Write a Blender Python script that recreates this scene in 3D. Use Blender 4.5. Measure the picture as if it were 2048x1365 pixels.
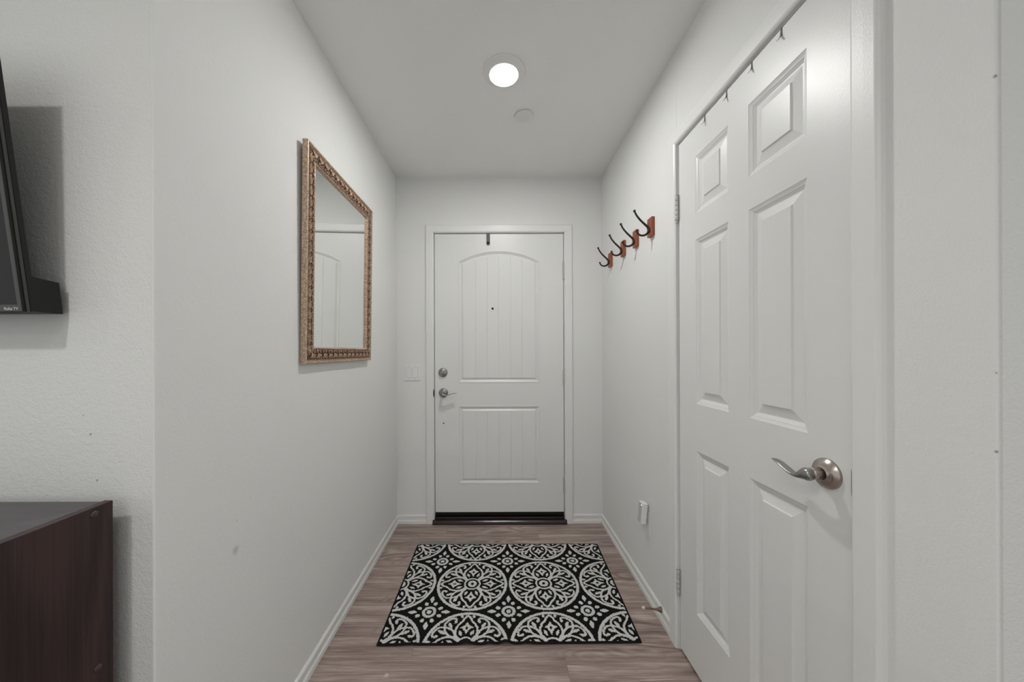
import bpy, bmesh, math
import numpy as np
from mathutils import Vector, Matrix

for o in list(bpy.data.objects):
    bpy.data.objects.remove(o, do_unlink=True)
SC = bpy.context.scene
COL = SC.collection
R = math.radians

# ------------------------------------------------------------------ camera, world, lights, exposure
EYE = 1.208
cam_d = bpy.data.cameras.new('camera')
cam_d.sensor_fit = 'HORIZONTAL'
cam_d.sensor_width = 36.0
cam_d.lens = 683.0 / 2048.0 * 36.0
cam_d.shift_x = 28.0 / 2048.0
cam_d.shift_y = 20.5 / 2048.0
cam_d.clip_start = 0.02
cam = bpy.data.objects.new('camera', cam_d)
COL.objects.link(cam)
cam.location = (0, 0, EYE)
cam.rotation_euler = (R(90), R(0.2), 0)
SC.camera = cam

world = bpy.data.worlds.new('world')
SC.world = world
world.use_nodes = True
wb = world.node_tree.nodes['Background']
wb.inputs[0].default_value = (0.97, 1.0, 0.985, 1)
wb.inputs[1].default_value = 0.64

def ceiling_disk_light(name, loc, power, radius=0.07, spread=160):
    l = bpy.data.lights.new(name, 'AREA')
    l.shape = 'DISK'
    l.size = radius * 2
    l.energy = power
    l.spread = R(spread)
    l.color = (1.0, 0.985, 0.95)
    o = bpy.data.objects.new(name, l)
    COL.objects.link(o)
    o.location = loc
    return o
# recessed lamps of the living room the photographer stands in, then one added fill
ceiling_disk_light('room_lamp_or_fill', (-0.74, -0.45, 2.428), 8.2, 0.055)
ceiling_disk_light('room_lamp_or_fill', (-2.30, -0.60, 2.428), 3.0)
ceiling_disk_light('room_lamp_or_fill', (-0.30, -1.30, 2.428), 3.5)
ceiling_disk_light('room_lamp_or_fill', (-0.05, -0.22, 2.428), 1.8, 0.07, 112)  # added fill, no such lamp known; lifts the low hall walls and floor
LAMP = 194.0          # emission of the hallway lamp's lens

SC.view_settings.view_transform = 'Standard'
SC.view_settings.look = 'None'
SC.view_settings.exposure = 0.09
SC.view_settings.gamma = 1.0
SC.view_settings.use_curve_mapping = False

# ------------------------------------------------------------------ material helpers
def srgb(r, g, b):
    def f(c):
        c /= 255.0
        return c / 12.92 if c <= 0.04045 else ((c + 0.055) / 1.055) ** 2.4
    return (f(r), f(g), f(b), 1.0)

class NT:
    def __init__(self, name):
        self.m = bpy.data.materials.new(name)
        self.m.use_nodes = True
        self.t = self.m.node_tree
        self.p = self.t.nodes['Principled BSDF']
    def n(self, typ, **kw):
        nd = self.t.nodes.new(typ)
        for k, v in kw.items():
            if k in nd.inputs.keys() if not k.startswith('_') else False:
                nd.inputs[k].default_value = v
            else:
                setattr(nd, k.lstrip('_'), v)
        return nd
    def l(self, a, b):
        self.t.links.new(a, b)
    def coords(self, scale=(1, 1, 1), loc=(0, 0, 0)):
        tc = self.n('ShaderNodeTexCoord')
        mp = self.n('ShaderNodeMapping')
        mp.inputs['Scale'].default_value = scale
        mp.inputs['Location'].default_value = loc
        self.l(tc.outputs['Object'], mp.inputs['Vector'])
        return mp.outputs['Vector']
    def noise(self, vec, scale, detail=2.0, rough=0.5, dist=0.0):
        nd = self.n('ShaderNodeTexNoise')
        nd.inputs['Scale'].default_value = scale
        nd.inputs['Detail'].default_value = detail
        nd.inputs['Roughness'].default_value = rough
        nd.inputs['Distortion'].default_value = dist
        self.l(vec, nd.inputs['Vector'])
        return nd.outputs['Fac']
    def ramp(self, fac, stops):
        nd = self.n('ShaderNodeValToRGB')
        el = nd.color_ramp.elements
        while len(el) > 1:
            el.remove(el[-1])
        el[0].position, el[0].color = stops[0]
        for p, c in stops[1:]:
            e = el.new(p)
            e.color = c
        self.l(fac, nd.inputs['Fac'])
        return nd.outputs['Color']
    def math(self, op, a, b=None, c=None, clamp=False):
        nd = self.n('ShaderNodeMath')
        nd.operation = op
        nd.use_clamp = clamp
        for i, v in enumerate((a, b, c)):
            if v is None:
                continue
            if isinstance(v, (int, float)):
                nd.inputs[i].default_value = v
            else:
                self.l(v, nd.inputs[i])
        return nd.outputs[0]
    def mix(self, fac, a, b, blend='MIX'):
        nd = self.n('ShaderNodeMix')
        nd.data_type = 'RGBA'
        nd.blend_type = blend
        for sock, v in ((nd.inputs[0], fac), (nd.inputs[6], a), (nd.inputs[7], b)):
            if isinstance(v, (int, float)):
                sock.default_value = v
            elif isinstance(v, tuple):
                sock.default_value = v
            else:
                self.l(v, sock)
        return nd.outputs[2]
    def bump(self, h, strength, dist):
        nd = self.n('ShaderNodeBump')
        nd.inputs['Strength'].default_value = strength
        nd.inputs['Distance'].default_value = dist
        self.l(h, nd.inputs['Height'])
        self.l(nd.outputs['Normal'], self.p.inputs['Normal'])
    def base(self, v):
        if isinstance(v, tuple):
            self.p.inputs['Base Color'].default_value = v
        else:
            self.l(v, self.p.inputs['Base Color'])
    def set(self, rough=0.5, metal=0.0, spec=0.5, coat=0.0):
        self.p.inputs['Roughness'].default_value = rough
        self.p.inputs['Metallic'].default_value = metal
        self.p.inputs['Specular IOR Level'].default_value = spec
        self.p.inputs['Coat Weight'].default_value = coat

def plaster(name, col, strength, marks=()):
    """Painted orange-peel drywall: a slight blotchiness, plus scuffs with a place and a size of their own."""
    k = NT(name)
    v = k.coords()
    big = k.noise(v, 3.0, 3)
    c = k.mix(big, tuple(x * 0.975 for x in col[:3]) + (1,), col)
    for (p, r, a) in marks:
        vm = k.n('ShaderNodeVectorMath', _operation='DISTANCE')
        k.l(v, vm.inputs[0])
        vm.inputs[1].default_value = p
        d = k.math('ADD', vm.outputs['Value'], k.math('MULTIPLY', k.math('SUBTRACT', k.noise(v, 60, 2), 0.5), r * 1.2))
        f = k.math('MULTIPLY', k.math('SUBTRACT', 1.0, k.math('DIVIDE', d, r), clamp=True), a, clamp=True)
        c = k.mix(f, c, (0.12, 0.12, 0.12, 1))
    k.base(c)
    k.set(0.75, 0, 0.25)
    n1 = k.noise(v, 250, 2.0, 0.6)
    n2 = k.noise(v, 90, 1.0)
    h = k.math('ADD', k.math('MULTIPLY', n1, 0.7), k.math('MULTIPLY', n2, 0.5))
    k.bump(h, strength, 0.004)
    return k.m

def paint(name, col, rough=0.35, bump=0.08, spec=0.5):
    k = NT(name)
    v = k.coords()
    k.base(k.mix(k.noise(v, 5, 2), tuple(x * 0.97 for x in col[:3]) + (1,), col))
    k.set(rough, 0, spec)
    k.bump(k.noise(v, 340, 1.5), bump, 0.001)
    return k.m

def metal(name, col, rough=0.3, streak=0.0):
    k = NT(name)
    v = k.coords()
    k.base(k.mix(k.noise(v, 40, 2), tuple(x * 0.88 for x in col[:3]) + (1,), col))
    k.set(rough, 1.0)
    k.bump(k.noise(v, 900, 1), 0.03, 0.0004)
    return k.m

def plain(name, col, rough=0.5, spec=0.5, coat=0.0, var=0.1, scale=60, bump=0.0):
    k = NT(name)
    v = k.coords()
    k.base(k.mix(k.noise(v, scale, 2), tuple(x * (1 - var) for x in col[:3]) + (1,), col))
    k.set(rough, 0, spec, coat)
    if bump:
        k.bump(k.noise(v, 400, 2), bump, 0.001)
    return k.m

XR_ = 0.7314
WALL = (0.81, 0.815, 0.80, 1)
MAT = {}
MAT['wall'] = plaster('wall_paint', WALL, 0.25, marks=(
    ((-0.712, 0.925, 0.672), 0.016, 0.32), ((-0.712, 0.98, 0.79), 0.004, 0.35), ((-0.712, 0.93, 0.75), 0.004, 0.35),
    ((XR_, 0.501, 1.1735), 0.0024, 1.0), ((XR_, 0.501, 1.0576), 0.0030, 1.0), ((XR_, 0.501, 1.61), 0.0034, 1.0)))
MAT['wall_coarse_shaded'] = plaster('coarse_shaded_wall_paint', (0.74, 0.742, 0.725, 1), 0.40, marks=(  # same paint as the hall, coarser, with shade put into a darker colour
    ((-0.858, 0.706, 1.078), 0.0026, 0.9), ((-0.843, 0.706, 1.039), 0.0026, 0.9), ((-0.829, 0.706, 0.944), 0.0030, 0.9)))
MAT['ceiling'] = plaster('ceiling_paint', (0.90, 0.905, 0.89, 1), 0.16)
MAT['trim'] = paint('trim_paint', (0.82, 0.825, 0.81, 1), 0.38, 0.20)
MAT['door'] = paint('door_paint', (0.80, 0.805, 0.79, 1), 0.335, 0.30, 0.5)
MAT['plastic'] = paint('white_plastic', (0.84, 0.845, 0.835, 1), 0.35, 0.0)
MAT['hinge'] = paint('painted_hinge', (0.55, 0.55, 0.53, 1), 0.4, 0.1)
MAT['gap'] = plain('black_rubber', (0.012, 0.012, 0.012, 1), 0.8, 0.2)
MAT['nickel'] = metal('satin_nickel', (0.36, 0.35, 0.335, 1), 0.27)
MAT['rose'] = metal('rosy_nickel', (0.50, 0.43, 0.40, 1), 0.28)
MAT['strap'] = plain('grey_strap', (0.06, 0.06, 0.06, 1), 0.45, 0.5)
MAT['iron'] = plain('black_iron', (0.012, 0.012, 0.011, 1), 0.42, 0.45)
MAT['sill'] = plain('dark_bronze', (0.020, 0.010, 0.010, 1), 0.25, 0.5)
MAT['rubber'] = plain('pink_white_rubber', (0.72, 0.62, 0.60, 1), 0.6)
MAT['spring'] = metal('brown_steel', (0.20, 0.17, 0.14, 1), 0.4)
MAT['tv'] = plain('black_tv_plastic', (0.012, 0.012, 0.012, 1), 0.5, 0.35, bump=0.05)
MAT['bezel'] = plain('glossy_bezel', (0.045, 0.045, 0.043, 1), 0.25, 0.6)
MAT['screen'] = plain('tv_screen', (0.014, 0.0125, 0.0145, 1), 0.40, 0.3)
MAT['letter'] = plain('grey_lettering', (0.55, 0.55, 0.55, 1), 0.4)
MAT['cap'] = plain('brown_screw_cap', (0.055, 0.036, 0.036, 1), 0.35, 0.5)
def mk_mirror():
    k = NT('mirror_glass')
    k.base(k.mix(k.noise(k.coords(), 4, 1), (0.90, 0.91, 0.90, 1), (0.91, 0.92, 0.91, 1)))
    k.set(0.0, 1.0)
    return k.m
MAT['glass'] = mk_mirror()

def mk_lens():
    k = NT('lamp_lens')
    k.base((0.9, 0.9, 0.9, 1))
    k.p.inputs['Emission Color'].default_value = (1.0, 0.99, 0.965, 1)
    # the diodes sit behind the middle of the lens, so its middle is brighter than its rim
    v = k.n('ShaderNodeVectorMath', _operation='LENGTH')
    k.l(k.coords((1, 1, 0)), v.inputs[0])
    mr = k.n('ShaderNodeMapRange')
    mr.interpolation_type = 'SMOOTHSTEP'
    for i, val in ((1, 0.020), (2, 0.045), (3, LAMP * 3.6), (4, LAMP * 0.12)):
        mr.inputs[i].default_value = val
    k.l(v.outputs['Value'], mr.inputs[0])
    k.l(mr.outputs[0], k.p.inputs['Emission Strength'])
    return k.m
MAT['lens'] = mk_lens()
def mk_led():
    k = NT('indicator_lamp')
    k.p.inputs['Emission Color'].default_value = (1, 1, 1, 1)
    k.p.inputs['Emission Strength'].default_value = 2.5
    return k.m
MAT['led'] = mk_led()

def mk_floor():
    k = NT('vinyl_planks')
    tc = k.n('ShaderNodeTexCoord')
    mp = k.n('ShaderNodeMapping')
    mp.inputs['Location'].default_value = (0.93, -1.346 + 0.152 * 20, 0)
    k.l(tc.outputs['Object'], mp.inputs['Vector'])
    br = k.n('ShaderNodeTexBrick')
    br.offset = 0.511
    br.offset_frequency = 2
    br.inputs['Scale'].default_value = 1.0
    br.inputs['Mortar Size'].default_value = 0.0007
    br.inputs['Mortar Smooth'].default_value = 0.3
    br.inputs['Brick Width'].default_value = 1.19
    br.inputs['Row Height'].default_value = 0.152
    br.inputs['Color1'].default_value = (0, 0, 0, 1)
    br.inputs['Color2'].default_value = (1, 1, 1, 1)
    br.inputs['Mortar'].default_value = (0.5, 0.5, 0.5, 1)
    k.l(mp.outputs['Vector'], br.inputs['Vector'])
    tone = br.outputs['Color']
    # shift the grain from plank to plank
    sh = k.n('ShaderNodeVectorMath', _operation='MULTIPLY_ADD')
    k.l(tone, sh.inputs[0])
    sh.inputs[1].default_value = (7.3, 3.1, 0)
    k.l(tc.outputs['Object'], sh.inputs[2])
    def stretched(s):
        m = k.n('ShaderNodeMapping')
        m.inputs['Scale'].default_value = s
        k.l(sh.outputs[0], m.inputs['Vector'])
        return m.outputs['Vector']
    broad = k.noise(stretched((1.1, 22, 1)), 1.0, 4, 0.6, 0.15)
    fine = k.noise(stretched((4, 150, 1)), 1.0, 5, 0.65, 0.15)
    hair = k.noise(stretched((11, 420, 1)), 1.0, 3, 0.6)
    cath = k.noise(stretched((1.8, 7.0, 1)), 1.0, 1, 0.5, 0.7)
    rings = k.math('MULTIPLY', k.math('SINE', k.math('MULTIPLY', cath, 95)), 0.5)
    f = k.math('ADD', k.math('MULTIPLY', broad, 0.48), k.math('MULTIPLY', fine, 0.42))
    f = k.math('ADD', f, k.math('MULTIPLY', hair, 0.30))
    knots = k.math('MULTIPLY', k.math('SUBTRACT', k.noise(stretched((1.2, 5, 1)), 1.3, 1), 0.52, clamp=True), 6.0, clamp=True)
    f = k.math('ADD', f, k.math('MULTIPLY', k.math('MULTIPLY', rings, knots), 0.16))
    blot = k.noise(stretched((3.2, 34, 1)), 1.0, 3, 0.6, 0.2)
    f = k.math('ADD', f, k.math('MULTIPLY', k.math('SUBTRACT', blot, 0.5), 0.26))
    f = k.math('ADD', f, k.math('MULTIPLY', k.math('SUBTRACT', tone, 0.5), 0.05))
    c = k.ramp(f, [(0.40, srgb(90, 76, 71)), (0.535, srgb(136, 119, 112)), (0.62, srgb(162, 146, 138)), (0.74, srgb(204, 190, 181))])
    # a mauve cast in streaks
    c = k.mix(k.math('MULTIPLY', k.noise(stretched((1.0, 9, 1)), 1.7, 2), 0.35), c, srgb(142, 122, 124))
    c = k.mix(k.math('MULTIPLY', br.outputs['Fac'], 0.55), c, (0.05, 0.04, 0.036, 1))
    # one whitish flake mark on the planks
    vm = k.n('ShaderNodeVectorMath', _operation='DISTANCE')
    k.l(tc.outputs['Object'], vm.inputs[0])
    vm.inputs[1].default_value = (-0.420, 1.272, 0.0)
    spot = k.math('LESS_THAN', k.math('ADD', vm.outputs['Value'], k.math('MULTIPLY', k.noise(tc.outputs['Object'], 170, 2), 0.024)), 0.0185)
    c = k.mix(k.math('MULTIPLY', spot, 0.8), c, (0.62, 0.56, 0.52, 1))
    k.base(c)
    k.p.inputs['Specular IOR Level'].default_value = 0.35
    k.p.inputs['Roughness'].default_value = 0.45
    h = k.math('SUBTRACT', k.math('MULTIPLY', fine, 0.5), br.outputs['Fac'])
    k.bump(h, 0.15, 0.0015)
    return k.m
MAT['floor'] = mk_floor()

def mk_espresso(name, lo, hi, rough, vert=True):
    k = NT(name)
    s = (38, 38, 1.6) if vert else (1.6, 38, 38)
    v = k.coords(s)
    g = k.noise(v, 1.0, 4, 0.6, 0.3)
    fine = k.noise(k.coords((260, 260, 6) if vert else (6, 260, 260)), 1.0, 2)
    cath = k.noise(k.coords((5.5, 5.5, 0.9) if vert else (0.9, 5.5, 5.5)), 1.0, 0.5, 0.4, 0.3)
    ring = k.math('POWER', k.math('ABSOLUTE', k.math('SINE', k.math('MULTIPLY', cath, 30))), 3.0)
    f = k.math('ADD', k.math('MULTIPLY', g, 0.6), k.math('MULTIPLY', fine, 0.4))
    f = k.math('ADD', f, k.math('MULTIPLY', ring, 0.16))
    c = k.ramp(f, [(0.35, lo), (0.70, hi)])
    k.base(c)
    k.set(rough, 0, 0.35)
    k.bump(fine, 0.10, 0.0006)
    return k.m
MAT['espresso'] = mk_espresso('espresso_wood', (0.0125, 0.0068, 0.0062, 1), (0.050, 0.028, 0.026, 1), 0.42)
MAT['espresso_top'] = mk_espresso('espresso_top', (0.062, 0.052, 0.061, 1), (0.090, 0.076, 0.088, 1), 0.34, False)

def mk_redwood():
    k = NT('red_stained_wood')
    g = k.noise(k.coords((60, 60, 6)), 1.0, 3, 0.6)
    k.base(k.ramp(g, [(0.3, srgb(126, 64, 42)), (0.7, srgb(184, 104, 72))]))
    k.set(0.4, 0, 0.4)
    return k.m
MAT['redwood'] = mk_redwood()

def mk_gilt(name, dark, light, scale, rough, met):
    k = NT(name)
    v = k.coords()
    g = k.noise(v, scale, 4, 0.65)
    k.base(k.ramp(g, [(0.35, dark), (0.68, light)]))
    k.set(rough, met)
    k.bump(k.noise(v, 300, 2), 0.12, 0.0008)
    return k.m
MAT['gilt'] = mk_gilt('antique_gilt', srgb(150, 124, 104), srgb(216, 192, 168), 130, 0.42, 0.25)
MAT['gilt_high'] = mk_gilt('worn_gilt_relief', srgb(134, 100, 80), srgb(214, 186, 160), 120, 0.33, 0.45)
MAT['gilt_low'] = mk_gilt('dark_gilt_recess', srgb(54, 35, 27), srgb(98, 68, 52), 90, 0.5, 0.2)

def mk_rug():
    k = NT('rug_pile')
    at = k.n('ShaderNodeAttribute')
    at.attribute_name = 'yarn'
    v = k.coords()
    n = k.noise(v, 420, 2)
    dark = k.mix(n, (0.003, 0.003, 0.003, 1), (0.013, 0.014, 0.013, 1))
    lite = k.mix(n, (0.48, 0.48, 0.46, 1), (0.76, 0.76, 0.74, 1))
    k.base(k.mix(at.outputs['Fac'], dark, lite))
    k.set(0.95, 0, 0.1)
    k.bump(n, 0.6, 0.002)
    return k.m
MAT['rug'] = mk_rug()
MAT['pad'] = plain('grey_pad', (0.25, 0.26, 0.25, 1), 0.9, 0.1, scale=200, bump=0.3)
MAT['binding'] = plain('black_binding', (0.010, 0.011, 0.010, 1), 0.9, 0.15, scale=300, bump=0.4)

# ------------------------------------------------------------------ mesh helpers
def wmat(o):
    m = Matrix.LocRotScale(o.location, o.rotation_euler, o.scale)
    return wmat(o.parent) @ m if o.parent else m

class MB:
    def __init__(self):
        self.v, self.f, self.s, self.mi = [], [], [], []
    def add(self, verts, faces, smooth=False, mi=0):
        b = len(self.v)
        self.v += [tuple(p) for p in verts]
        for f in faces:
            self.f.append(tuple(b + i for i in f))
            self.s.append(smooth)
            self.mi.append(mi)
        return self
    def box(self, lo, hi, mi=0):
        x0, y0, z0 = lo
        x1, y1, z1 = hi
        self.add([(x0, y0, z0), (x1, y0, z0), (x1, y1, z0), (x0, y1, z0), (x0, y0, z1), (x1, y0, z1), (x1, y1, z1), (x0, y1, z1)],
                 [(0, 3, 2, 1), (4, 5, 6, 7), (0, 1, 5, 4), (1, 2, 6, 5), (2, 3, 7, 6), (3, 0, 4, 7)], mi=mi)
        return self
    def prism(self, poly, axis, a, b, mi=0, smooth=False):
        """poly in the two other axes (order x,y,z with axis removed), extruded along axis from a to b."""
        def P(q, t):
            q = list(q)
            q.insert(axis, t)
            return q
        n = len(poly)
        self.add([P(q, a) for q in poly] + [P(q, b) for q in poly],
                 [tuple(range(n - 1, -1, -1)), tuple(range(n, 2 * n))], mi=mi)
        self.add([P(q, a) for q in poly] + [P(q, b) for q in poly],
                 [(i, (i + 1) % n, n + (i + 1) % n, n + i) for i in range(n)], smooth, mi)
        return self
    def lathe(self, prof, origin, axis, seg=32, mi=0):
        """prof: (radius, distance along axis)"""
        axis = Vector(axis).normalized()
        t = Vector((0, 0, 1)) if abs(axis.z) < 0.9 else Vector((1, 0, 0))
        u = axis.cross(t).normalized()
        w = axis.cross(u)
        o = Vector(origin)
        vs, fs = [], []
        for (r, h) in prof:
            for k in range(seg):
                a = 2 * math.pi * k / seg
                vs.append(o + axis * h + (u * math.cos(a) + w * math.sin(a)) * max(r, 1e-5))
        for i in range(len(prof) - 1):
            for k in range(seg):
                k2 = (k + 1) % seg
                fs.append((i * seg + k, i * seg + k2, (i + 1) * seg + k2, (i + 1) * seg + k))
        self.add(vs, fs, True, mi)
        if prof[0][0] > 1e-4:
            self.add(vs[:seg], [tuple(range(seg - 1, -1, -1))], False, mi)
        if prof[-1][0] > 1e-4:
            self.add(vs[-seg:], [tuple(range(seg))], False, mi)
        return self
    def loft(self, path, rad, ref, seg=14, mi=0, cap=True):
        """elliptic tube: rad = list of (r along ref, r along the third axis)"""
        path = [Vector(p) for p in path]
        ref = Vector(ref)
        vs, fs = [], []
        n = len(path)
        for i, p in enumerate(path):
            d = (path[min(i + 1, n - 1)] - path[max(i - 1, 0)]).normalized()
            a = (ref - d * ref.dot(d)).normalized()
            b = d.cross(a)
            for k in range(seg):
                t = 2 * math.pi * k / seg
                vs.append(p + a * (rad[i][0] * math.cos(t)) + b * (rad[i][1] * math.sin(t)))
        for i in range(n - 1):
            for k in range(seg):
                k2 = (k + 1) % seg
                fs.append((i * seg + k, i * seg + k2, (i + 1) * seg + k2, (i + 1) * seg + k))
        self.add(vs, fs, True, mi)
        if cap:
            self.add(vs[:seg], [tuple(range(seg))], True, mi)
            self.add(vs[-seg:], [tuple(range(seg))], True, mi)
        return self
    def ball(self, c, r, seg=12, rings=8, mi=0, squash=(1, 1, 1)):
        vs, fs = [], []
        for i in range(rings + 1):
            th = math.pi * i / rings
            for k in range(seg):
                a = 2 * math.pi * k / seg
                vs.append((c[0] + r * squash[0] * math.sin(th) * math.cos(a), c[1] + r * squash[1] * math.sin(th) * math.sin(a), c[2] + r * squash[2] * math.cos(th)))
        for i in range(rings):
            for k in range(seg):
                k2 = (k + 1) % seg
                fs.append((i * seg + k, i * seg + k2, (i + 1) * seg + k2, (i + 1) * seg + k))
        self.add(vs, fs, True, mi)
        return self
    def build(self, name, mat, parent=None, local=False, bevel=0.0, fix=True, weld=True):
        me = bpy.data.meshes.new(name)
        vs = self.v
        if parent is not None and not local:
            inv = wmat(parent).inverted()
            vs = [tuple(inv @ Vector(p)) for p in vs]
        me.from_pydata(vs, [], self.f)
        me.polygons.foreach_set('use_smooth', self.s)
        me.polygons.foreach_set('material_index', self.mi)
        mats = mat if isinstance(mat, (list, tuple)) else [mat]
        for m in mats:
            me.materials.append(MAT[m])
        if fix:
            bm = bmesh.new()
            bm.from_mesh(me)
            if weld:
                bmesh.ops.remove_doubles(bm, verts=bm.verts, dist=1e-6)
            bmesh.ops.recalc_face_normals(bm, faces=bm.faces)
            bm.to_mesh(me)
            bm.free()
        me.update()
        o = bpy.data.objects.new(name, me)
        COL.objects.link(o)
        if parent is not None:
            o.parent = parent
        if bevel:
            md = o.modifiers.new('bevel', 'BEVEL')
            md.width = bevel
            md.segments = 3
            md.limit_method = 'ANGLE'
            md.angle_limit = R(40)
        return o

def tag(o, label, cat, group=None):
    o['label'] = label
    o['category'] = cat
    if group:
        o['group'] = group
    return o
def thing(name, label, cat, loc, rot=(0, 0, 0), group=None):
    o = bpy.data.objects.new(name, None)
    o.empty_display_size = 0.05
    COL.objects.link(o)
    o.location = loc
    o.rotation_euler = rot
    return tag(o, label, cat, group)
def struct(o):
    o['kind'] = 'structure'
    return o

# ------------------------------------------------------------------ the setting
XL, XR, YB, ZC = -0.712, 0.7314, 2.4015, 2.435     # hallway: left wall, right wall, far wall, ceiling
YL, YR = 0.706, 0.501                               # where the side walls end at the living room

struct(MB().box((-4.0, -2.2, -0.05), (2.6, 2.62, 0.0)).build('floor', 'floor'))
struct(MB().box((-4.0, -2.2, ZC), (2.6, 2.62, ZC + 0.06)).build('ceiling', 'ceiling'))
struct(MB().box((XL - 0.12, YL, 0), (XL, YB, ZC)).build('wall_left', 'wall', bevel=0.003))
struct(MB().box((-4.0, YL, 0), (XL - 0.12, YL + 0.12, ZC)).box((XL - 0.12, YL - 0.0004, 0), (XL - 0.003, YL, ZC)).build('wall_outer_left', 'wall_coarse_shaded'))

# far wall with the front door's opening (closed behind)
DX0, DX1, DZ1 = -0.455, 0.472, 2.050               # rough opening
fw = MB()
fw.box((XL - 0.12, YB, 0), (DX0, YB + 0.07, ZC)).box((DX1, YB, 0), (XR + 0.12, YB + 0.07, ZC)).box((DX0, YB, DZ1), (DX1, YB + 0.07, ZC))
fw.box((XL - 0.12, YB + 0.07, 0), (XR + 0.12, YB + 0.12, ZC))
struct(fw.build('wall_far', 'wall'))

# right wall with the closet's opening (closed behind)
CY0, CY1, CZ1 = 0.690, 1.393, 2.046
rw = MB()
rw.box((XR, YR, 0), (XR + 0.06, CY0, ZC)).box((XR, CY1, 0), (XR + 0.06, YB, ZC)).box((XR, CY0, CZ1), (XR + 0.06, CY1, ZC))
rw.box((XR + 0.06, YR, 0), (XR + 0.12, YB, ZC))
struct(rw.build('wall_right', 'wall', bevel=0.002))
struct(MB().box((XR + 0.12, YR, 0), (2.6, YR + 0.12, ZC)).box((XR + 0.0042, YR - 0.003, 0), (XR + 0.12, YR, ZC)).build('wall_outer_right', 'wall_coarse_shaded'))

# baseboards: profile (out, z) swept along the wall
BP = [(0.0, 0.0), (0.0125, 0.0), (0.0125, 0.016), (0.011, 0.022), (0.0075, 0.025), (0.0072, 0.040), (0.0090, 0.046), (0.0085, 0.055), (0.0055, 0.060), (0.0, 0.061)]
def baseboard(name, poly_map, a, b, axis):
    m = MB()
    m.prism([poly_map(o, z) for o, z in BP], axis, a, b)
    return struct(m.build(name, 'trim'))
baseboard('baseboard_left', lambda o, z: (XL + o, z), YL, YB - 0.0004, 1)
baseboard('baseboard_right', lambda o, z: (XR - o, z), 1.4396, YB - 0.0004, 1)
bb = MB()
bb.prism([(YB - o, z) for o, z in BP], 0, XL + 0.0005, -0.5065)
bb.prism([(YB - o, z) for o, z in BP], 0, 0.5065, XR - 0.0005)
struct(bb.build('baseboard_far', 'trim'))
baseboard('baseboard_outer_left', lambda o, z: (YL - 0.0005 - o, z), -4.0, XL - 0.001, 0)

# casings (mitred, profile across the width w: (w, thickness))
CP = [(0.0, 0.0), (0.0, 0.0085), (0.003, 0.0120), (0.008, 0.0145), (0.030, 0.0150), (0.0485, 0.0150), (0.0505, 0.0145), (0.0520, 0.0125), (0.0555, 0.0095), (0.056, 0.0)]
def casing(name, u0, u1, v1, put, v0=0.0, mat='trim', jamb=None):
    """three mitred legs round the opening u0..u1, up to v1; put(u, v, h) -> point"""
    m = MB()
    n = len(CP)
    rings = []
    for (uu, vv, su, sv) in ((u0, v0, -1, 0), (u0, v1, -1, 1), (u1, v1, 1, 1), (u1, v0, 1, 0)):
        rings.append([put(uu + su * w, vv + sv * w, h) for w, h in CP])
    vs = [p for r in rings for p in r]
    fs = []
    for i in range(3):
        for k in range(n):
            k2 = (k + 1) % n
            fs.append((i * n + k, i * n + k2, (i + 1) * n + k2, (i + 1) * n + k))
    fs.append(tuple(range(n)))
    fs.append(tuple(range(3 * n, 4 * n)))
    m.add(vs, fs)
    if jamb:
        jamb(m)
    return struct(m.build(name, mat))
def put_far(u, v, h):
    return (u, YB - h, v)
def put_right(u, v, h):
    return (XR - h, u, v)

# ------------------------------------------------------------------ panelled doors
def rect_ring(u0, u1, v0, v1, i):
    return [(u0 + i, v0 + i), (u1 - i, v0 + i), (u1 - i, v1 - i), (u0 + i, v1 - i)]
def rings_mesh(m, rings, put, cap=True):
    """rings: list of (points, h)"""
    n = len(rings[0][0])
    vs = [put(u, v, h) for pts, h in rings for (u, v) in pts]
    fs = []
    for i in range(len(rings) - 1):
        for k in range(n):
            k2 = (k + 1) % n
            fs.append((i * n + k, i * n + k2, (i + 1) * n + k2, (i + 1) * n + k))
    if cap:
        fs.append(tuple(range((len(rings) - 1) * n, len(rings) * n)))
    m.add(vs, fs)
def slab_shell(m, u0, u1, v0, v1, t, put, h):
    """edges and back of a slab whose face lies at height h and whose thickness is t"""
    P = [put(u, v, hh) for hh in (h, h - t) for (u, v) in ((u0, v0), (u1, v0), (u1, v1), (u0, v1))]
    m.add(P, [(0, 1, 5, 4), (1, 2, 6, 5), (2, 3, 7, 6), (3, 0, 4, 7), (4, 5, 6, 7)])

# ---- front door
FU0, FU1, FV0, FV1 = -0.4445, 0.4615, 0.076, 2.034
HF = -0.003                                              # face lies 3 mm behind the wall plane
front = thing('door_1', 'white two-panel front door with arched plank panel', 'door', (0.0085, YB + 0.02, 0.076))
struct(front)
m = MB()
slab_shell(m, FU0, FU1, FV0, FV1, 0.042, put_far, HF)
PU0, PU1 = -0.279, 0.2935
ZB, ZS, ZP = 0.986, 1.842, 1.917                         # arched panel: bottom, spring, peak
cu, hw = (PU0 + PU1) / 2, (PU1 - PU0) / 2
RA = (hw * hw + (ZP - ZS) ** 2) / (2 * (ZP - ZS))
ZA = ZP - RA
NA = 25
def arch_ring(i):
    w = hw - i
    pts = [(cu - w, ZB + i), (cu + w, ZB + i)]
    for k in range(NA):
        u = w - 2 * w * k / (NA - 1)
        pts.append((cu + u, ZA + math.sqrt((RA - i) ** 2 - u * u)))
    return pts
L0, L1 = 0.276, 0.824                                    # lower panel
def q(u0, u1, v0, v1):
    m.add([put_far(u0, v0, HF), put_far(u1, v0, HF), put_far(u1, v1, HF), put_far(u0, v1, HF)], [(0, 1, 2, 3)])
q(FU0, PU0, FV0, FV1)
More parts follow.
